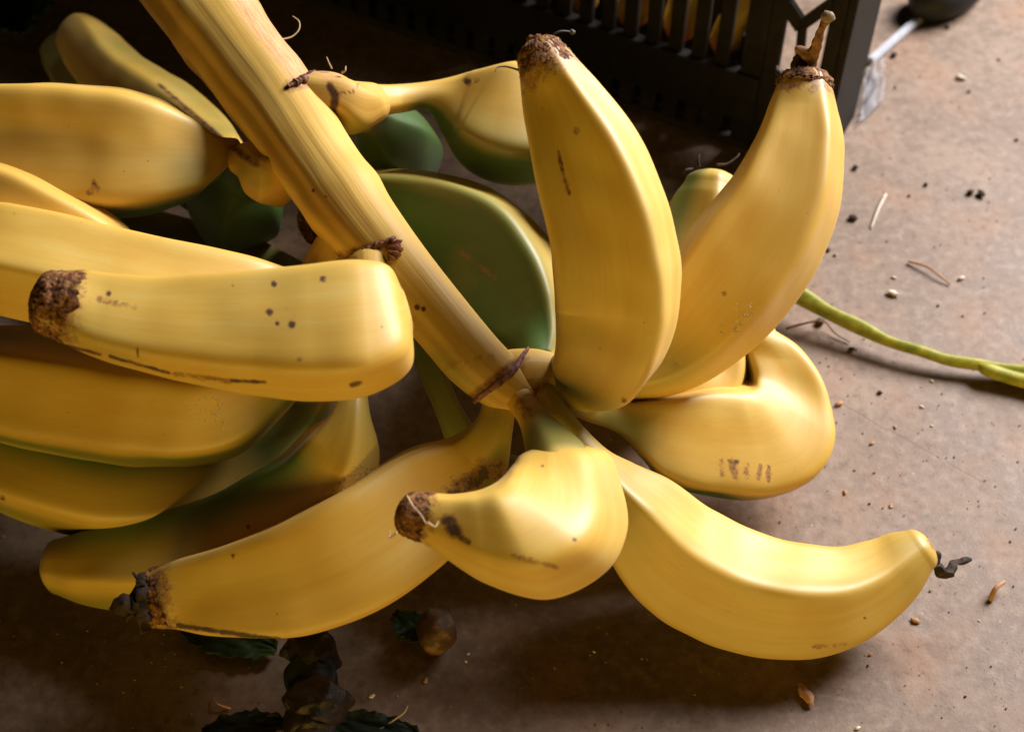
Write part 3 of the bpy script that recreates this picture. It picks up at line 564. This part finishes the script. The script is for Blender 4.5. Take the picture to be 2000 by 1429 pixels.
# ---------------------------------------------------------------- black crate behind
A = math.radians(28); c0 = P(1598, 345, 0); ex = np.array([-math.cos(A), math.sin(A), 0]); ey = np.array([math.sin(A), math.cos(A), 0]); ez = np.array([0, 0, 1.0])
crate = empty('crate', tuple(c0)); tag(crate, 'black plastic slotted crate standing on the floor behind the bananas', 'crate')
def cbox(name, s0, s1, d0, d1, z0, z1, mat='plastic', parent=None, bev=.0012):
    """box in crate coordinates: s along the front, d into the crate, z up"""
    bm = bmesh.new(); bmesh.ops.create_cube(bm, size=1)
    for v in bm.verts:
        q = ex*(s0 if v.co.x < 0 else s1)+ey*(d0 if v.co.y < 0 else d1)+ez*(z0 if v.co.z < 0 else z1)
        v.co = Vector(q if parent is crate or parent is None else q)
    bmesh.ops.recalc_face_normals(bm, faces=bm.faces)
    if bev: bmesh.ops.bevel(bm, geom=bm.edges[:], offset=min(bev, .3*abs(s1-s0), .3*abs(d1-d0), .3*abs(z1-z0)), segments=2, affect='EDGES', profile=.6)
    me = bpy.data.meshes.new(name); bm.to_mesh(me); bm.free(); me.materials.append(M[mat])
    o = bpy.data.objects.new(name, me); C.objects.link(o); o.parent = parent or crate; return o
LEN, DEP, HT = .56, .085, .24
cbox('bottom_rail', .045, LEN, 0, .006, .0, .0072)
cbox('middle_rail', .045, LEN, -.002, .006, .0235, .056)
cbox('top_rail', .045, LEN, -.003, .008, .125, HT)  # made solid above the view so no light stripes reach the floor
s = .0475; pitch = .01455
cbox('end_panel', .045, .058, .0005, .0055, .0072, .19)
i = 0; s = .058+.0072
while s+.0075 < LEN:
    cbox('slat', s, s+.0088, .001, .005, .056, .125, bev=.0008)
    cbox('slat', s, s+.0088, .001, .005, .0072, .0235, bev=.0008)
    s += pitch
cbox('bottom', .062, LEN, .006, DEP, .004, .009)
cbox('back_wall', .062, .155, DEP, DEP+.004, .0, .075)  # unseen stretch cut low to let the key light onto the fruit
cbox('back_wall', .155, LEN, DEP, DEP+.004, .0, HT)  # unseen, kept full height to block light stripes on the floor
cbox('side_wall', .058, .062, .008, DEP, .0, .075)  # also cut low to let light into the crate
cbox('side_wall', LEN-.004, LEN+.001, .0, DEP, .0, HT)
# corner wing: solid outer leaf and an open truss on the front
cbox('corner_post', -.001, .004, 0, .062, 0, HT+.005)
cbox('corner_post', .004, .0125, .0, .006, 0, HT)
cbox('corner_foot', .0125, .045, .0, .006, 0, .062)
cbox('corner_foot', .0125, .045, .0, .006, .19, HT)
cbox('corner_post', .036, .045, .0, .006, .062, .19)
def strut(p, q, w=.0045):
    p = np.array(p); q = np.array(q); d = (q-p)/np.linalg.norm(q-p); n = np.array([-d[1], d[0]])*w/2
    vs = []
    for dd in (.001, .005):
        for a in (p+n, p-n, q-n, q+n): vs.append(ex*a[0]+ey*dd+ez*a[1])
    mk('strut', vs, [(0, 1, 2, 3), (7, 6, 5, 4), (0, 4, 5, 1), (1, 5, 6, 2), (2, 6, 7, 3), (3, 7, 4, 0)], M['plastic'], crate, smooth=False)
strut((.024, .06), (.027, .098)); strut((.027, .098), (.012, .118), .006); strut((.027, .096), (.038, .108), .008); strut((.012, .13), (.038, .16))
# fruit inside the crate, seen through the slots
def in_crate(s, d, z): return c0+ex*s+ey*d+ez*z
def crate_fruit(pts, r, mat, name, label, cat, group):
    rows = [[*in_crate(*p), r*k] for p, k in zip(pts, (.35, .85, 1, 1, .8, .4))]
    V, F, *_ = tube(rows, 40, 24, corners=(0, 72, 144, 216, 288), facet=.6, world=True); tag(mk(name, V, F, M[mat]), label, cat, group)
for k, (s0, dz) in enumerate(((.075, .0), (.105, .012), (.137, .0), (.17, .01), (.205, .004))):
    crate_fruit([(s0+.012, .058, .03), (s0+.006, .040, .042), (s0, .028, .056+dz*.6), (s0-.004, .026, .070+dz*.6), (s0-.012, .030, .086), (s0-.016, .040, .10)], .0105, 'fruit_yellow', 'crate_banana', 'yellow fruit glimpsed behind the slots of the black crate', 'banana', 'yellow fruit inside the crate')
for k, s0 in enumerate((.105, .135, .165, .20, .235, .27)):
    crate_fruit([(s0-.012, .03, .0225), (s0-.007, .026, .0225), (s0-.002, .024, .0225), (s0+.002, .024, .0225), (s0+.007, .026, .0225), (s0+.012, .03, .0225)], .0125, 'red', 'red_fruit', 'dark red fruit glimpsed behind the lowest slots of the black crate', 'fruit', 'red fruit inside the crate')

# ---------------------------------------------------------------- things around the crate
def wbar(name, a, b, w, h, mat, z0=0):
    a = np.array(a); b = np.array(b); d = (b-a)/np.linalg.norm(b-a); n = np.cross(ez, d)*w/2
    vs = [p+sg*n+ez*(z0+hh) for hh in (0, h) for p, sg in ((a, 1), (a, -1), (b, -1), (b, 1))]
    bm = bmesh.new(); v = [bm.verts.new(tuple(q)) for q in vs]
    for f in [(0, 1, 2, 3), (7, 6, 5, 4), (0, 4, 5, 1), (1, 5, 6, 2), (2, 6, 7, 3), (3, 7, 4, 0)]: bm.faces.new([v[i] for i in f])
    bmesh.ops.recalc_face_normals(bm, faces=bm.faces); bmesh.ops.bevel(bm, geom=bm.edges[:], offset=min(w, h)*.18, segments=2, affect='EDGES')
    me = bpy.data.meshes.new(name); bm.to_mesh(me); bm.free(); me.materials.append(M[mat]); o = bpy.data.objects.new(name, me); C.objects.link(o); return o
tag(wbar('metal_bar', P(1702, 108, .008), P(1880, -48, .008), .0052, .005, 'metal', -.008+.002), 'thin grey metal bar on the floor running out from behind the crate', 'metal bar')
bpy.data.objects['metal_bar'].location.z = -.002
V, F, *_ = tube([(1790, 2, .9, 40), (1825, -2, 1.1, 46), (1870, -20, 1.1, 44), (1900, -40, .9, 34)], 50, 36, capn=6)
V[:, 2] = np.maximum(V[:, 2], .0003); tag(mk('rubber_foot', V, F, M['rubber']), 'rounded black rubber lump beside the grey metal bar', 'rubber foot')
# crumpled clear plastic scrap
vs = []; fs = []; nx, ny = 26, 18
p00, p10, p01, p11 = P(1676, 250, 0), P(1724, 200, 0), P(1692, 140, 0), P(1722, 128, 0)
for th_ in (0, 1):
    for j in range(ny):
        for i in range(nx):
            u, v = i/(nx-1), j/(ny-1); q = (p00*(1-u)+p10*u)*(1-v)+(p01*(1-u)+p11*u)*v
            z = .0035+.0028*noise.noise(Vector((u*4, v*5, 1)))+.006*u*abs(math.sin(v*5))*.6
            vs.append((q[0]+.002*noise.noise(Vector((v*6, u, 3))), q[1], max(z, .0006)+th_*.0004))
n1 = nx*ny
for j in range(ny-1):
    for i in range(nx-1):
        a = j*nx+i; fs.append((a, a+nx, a+nx+1, a+1)); fs.append((n1+a, n1+a+1, n1+a+nx+1, n1+a+nx))
for i in range(nx-1): fs.append((i, i+1, n1+i+1, n1+i)); b = (ny-1)*nx+i; fs.append((b+1, b, n1+b, n1+b+1))
for j in range(ny-1): a = j*nx; fs.append((a+nx, a, n1+a, n1+a+nx)); a += nx-1; fs.append((a, a+nx, n1+a+nx, n1+a))
tag(mk('plastic_scrap', vs, fs, M['clear']), 'crumpled clear plastic scrap on the floor beside the crate corner', 'plastic scrap')

# green stem lying on the floor
st = empty('green_stem', tuple(P(1780, 680, 0))); off = P(1780, 680, 0)
tag(st, 'long thin green stem lying on the bare floor to the side of the bananas', 'stem')
def child(o, par): o.parent = par; o.matrix_parent_inverse = par.matrix_basis.inverted(); return o
bpy.context.view_layer.update()
V, F, *_ = tube([(1540, 566, 1.6, 18), (1600, 600, 1.35, 16), (1680, 640, 1.05, 14), (1780, 682, .85, 12), (1880, 708, .7, 12), (1960, 720, .62, 13), (2060, 732, .6, 14)], 150, 20, corners=(40, 130, 220, 310), facet=.6)
child(mk('stem', V+.0003*sines(V, 300, 4)[:, None], F, M['green'], None), st)
V, F, *_ = tube([(1912, 714, .75, 8), (1925, 720, .75, 13), (1965, 734, .62, 14), (2050, 756, .55, 15)], 60, 18, capn=4)
child(mk('side_shoot', V, F, M['green'], None), st)
thread_o = thread('root_fibre', [(1535, 642, .25), (1570, 632, .5), (1610, 628, .45), (1630, 650, .2), (1660, 668, .1)], .0007, M['twig'], None)
tag(thread_o, 'thin curled root fibre on the floor under the green stem', 'root fibre')

# ---------------------------------------------------------------- rotting bits in front
hs = empty('rotting_stem', tuple(P(620, 1420, 0))); tag(hs, 'rotting brown ringed stem base lying in the dark below the bananas', 'stem base'); bpy.context.view_layer.update()
segs = [[(640, 1262, 3.0, 46), (612, 1285, 3.0, 56), (600, 1300, 3.0, 50)], [(602, 1300, 3.0, 40), (612, 1330, 3, 44), (618, 1352, 3.0, 46)], [(640, 1345, 3.1, 54), (622, 1372, 3, 64), (612, 1395, 2.9, 56)], [(612, 1385, 2.9, 50), (605, 1420, 2.7, 52), (600, 1470, 2.4, 40)]]
for k, sg in enumerate(segs):
    V, F, t, ph, L, _ = tube(sg, 40, 60, cap0=.15, cap1=.25)
    V = V+.0022*np.stack([sines(V, 190, k*5+i) for i in range(3)], 1)*.6+.0008*np.stack([sines(V, 700, k*5+i+60) for i in range(3)], 1)
    V[:, 2] = np.maximum(V[:, 2], .0008+.0004*k)
    child(mk('ring', V, F, M['leaf_dark'] if k == 1 else M['rot'], None), hs)
nut = lump_mesh(P(853, 1232, .0125), .0115, 3, M['nut'], 'nut', None, sq=(.78, .95, .95), amp=.12)
tag(nut, 'brown oval nut lying on the floor under the low banana', 'nut')
def leaf(name, ctr, w, l, ang, mat, label, seed, z=.004, frill=.4, group=None):
    vs, fs = [], []; nx, ny = 22, 30; base = P(*ctr, 0)
    for lay in (0, 1):
        for j in range(ny):
            v = j/(ny-1); ww = w*math.sin(math.pi*(v*.9+.06))**.7*(1+.25*noise.noise(Vector((v*7, seed, 0))))
            for i in range(nx):
                u = 2*i/(nx-1)-1; x = u*ww*.5; y = (v-.5)*l
                if abs(u) > .8: x += .12*w*noise.noise(Vector((v*16, u*3, seed+4)))
                zz = z+abs(u)**2*frill*w*.35*(.6+.9*noise.noise(Vector((v*9, u*2, seed))))+.08*w*noise.noise(Vector((u*3, v*5, seed+9)))
                vs.append((base[0]+x*math.cos(ang)-y*math.sin(ang), base[1]+x*math.sin(ang)+y*math.cos(ang), max(zz, .0007)+lay*.0005))
    n1 = nx*ny
    for j in range(ny-1):
        for i in range(nx-1):
            a = j*nx+i; fs.append((a, a+nx, a+nx+1, a+1)); fs.append((n1+a, n1+a+1, n1+a+nx+1, n1+a+nx))
    for i in range(nx-1): fs.append((i, i+1, n1+i+1, n1+i)); b = (ny-1)*nx+i; fs.append((b+1, b, n1+b, n1+b+1))
    for j in range(ny-1): a = j*nx; fs.append((a+nx, a, n1+a, n1+a+nx)); a += nx-1; fs.append((a, a+nx, n1+a+nx, n1+a))
    return tag(mk(name, vs, fs, M[mat]), label, 'leaf', group)
leaf('leaf', (42, 52), .046, .052, .3, 'leaf', 'frilly green leaf scrap on the floor behind the back bananas', 1, .012, .6)
leaf('leaf', (450, 1258), .018, .045, 1.35, 'leaf', 'torn green leaf poking out under the low banana', 2, .004)
leaf('leaf', (800, 1232), .014, .020, .8, 'leaf', 'small green leaf scrap beside the brown nut', 3, .004)
leaf('leaf', (480, 1432), .015, .036, 1.7, 'leaf_dark', 'dark wilted leaf beside the rotting ringed stem, curled low', 4, .005)
leaf('leaf', (730, 1436), .015, .04, 1.4, 'leaf_dark', 'dark wilted leaf with a thin pale rim before the rotting stem', 5, .006)
tag(thread('root_fibre', [(740, 1425, .5), (770, 1405, .8), (790, 1390, 1.0), (796, 1378, 1.1)], .0005, M['pale_hair'], None), 'fine fibre curling up from the dark wilted leaf', 'fibre')

# ---------------------------------------------------------------- crumbs
def crumb(x, y, rpx, mat, name, label, cat, group, sq=(1, .8, .55), rot=0):
    p = P(x, y, 0); r = rpx*depth(p)/FPX; sd = x*.013+y*.007
    o = lump_mesh((0, 0, 0), r, sd, M[mat], name, None, sq=sq, amp=.4)
    zmin = min(v.co.z for v in o.data.vertices); o.location = (p[0], p[1], -zmin); o.rotation_euler.z = rot
    tag(o, label, cat, group)
soil = [(1895, 378, 12), (1915, 382, 15), (1808, 362, 8), (1665, 428, 14), (1670, 330, 10), (1745, 110, 12), (1850, 55, 8), (1748, 172, 5), (1892, 180, 6), (1662, 684, 10), (1600, 632, 16), (1718, 768, 8), (1617, 490, 8), (1775, 384, 5), (1832, 598, 5), (1880, 618, 4), (1698, 984, 4), (1695, 1300, 4), (1985, 275, 6), (1950, 118, 5), (1630, 500, 5), (110, 1150, 8), (1665, 228, 5)]
for x, y, r in soil: crumb(x, y, r*.62, 'soil', 'soil_crumb', 'small dark crumb of soil on the bare concrete', 'crumb', 'soil crumbs on the floor', rot=x)
for x, y, r in [(1742, 575, 13), (1876, 155, 10), (1746, 543, 6), (1820, 745, 5), (1877, 545, 8), (1800, 795, 5), (1740, 990, 5), (1675, 1422, 7), (1820, 832, 4), (727, 1360, 8), (1160, 1273, 4), (1912, 1212, 3), (915, 1277, 4), (910, 1292, 4)]:
    crumb(x, y, r*.75, 'pale', 'pale_chip', 'small pale chip lying on the floor', 'chip', 'pale chips on the floor', sq=(1.2, .6, .5), rot=-.5+x % 2)
for x, y, r in [(1787, 1213, 10), (1638, 790, 10), (1748, 835, 5), (1703, 866, 6), (832, 1329, 7), (1700, 1278, 5), (1650, 962, 6), (1740, 988, 6)]:
    crumb(x, y, r*.75, 'chip', 'orange_chip', 'small orange brown chip lying on the floor', 'chip', 'orange brown chips on the floor', sq=(1.2, .7, .5), rot=x*.1)
o = lump_mesh((0, 0, 0), .0042, 2.2, M['chip'], 'orange_flake', None, sq=(.6, 1.15, .5), amp=.3); o.location = (*P(1572, 1360, 0)[:2], .0022); o.rotation_euler.z = .5
tag(o, 'reddish wedge shaped flake on the floor in the shadow of the resting banana', 'flake')
def fibre(pts, r, mat, label):
    tag(thread('plant_fibre', [(x, y, z) for x, y, z in pts], r, M[mat], None, taper=.4), label, 'fibre')
fibre([(1775, 510, .15), (1810, 520, .3), (1835, 538, .25), (1856, 555, .1)], .0008, 'chip', 'thin orange root fibre on the floor between crate and green stem')
fibre([(1730, 380, .1), (1715, 410, .2), (1702, 445, .1)], .0009, 'pale', 'pale straight fibre on the floor near dark soil crumbs')
fibre([(1935, 1170, .1), (1945, 1148, .6), (1962, 1135, .5)], .0014, 'chip', 'curled brown husk sliver on the floor beyond the upturned banana end')
fibre([(450, 1382, .1), (425, 1372, .3), (418, 1360, .2)], .0006, 'chip', 'tiny brown fibre on the dark floor near the rotting stem')
# fine grit nobody could count
vs, fs = [], []
for _ in range(2600):
    x, y = rng.uniform(-60, 2060), rng.uniform(-40, 1480); p = P(x, y, 0); r = .00018+.00055*rng.random()**3
    q = rng.normal(size=(6, 3))*.25+np.array([[1, 0, 0], [-1, 0, 0], [0, 1, 0], [0, -1, 0], [0, 0, .8], [0, 0, -.3]]); q = q*r; q[:, 2] -= q[:, 2].min(); b = len(vs)
    vs += [p+k+np.array([0, 0, .0001]) for k in q]
    fs += [(b+i, b+j, b+k) for i, j, k in ((0, 2, 4), (2, 1, 4), (1, 3, 4), (3, 0, 4), (2, 0, 5), (1, 2, 5), (3, 1, 5), (0, 3, 5))]
tag(mk('grit', vs, fs, M['grit'], None, smooth=False), 'fine grit scattered over the concrete floor', 'grit', kind='stuff')
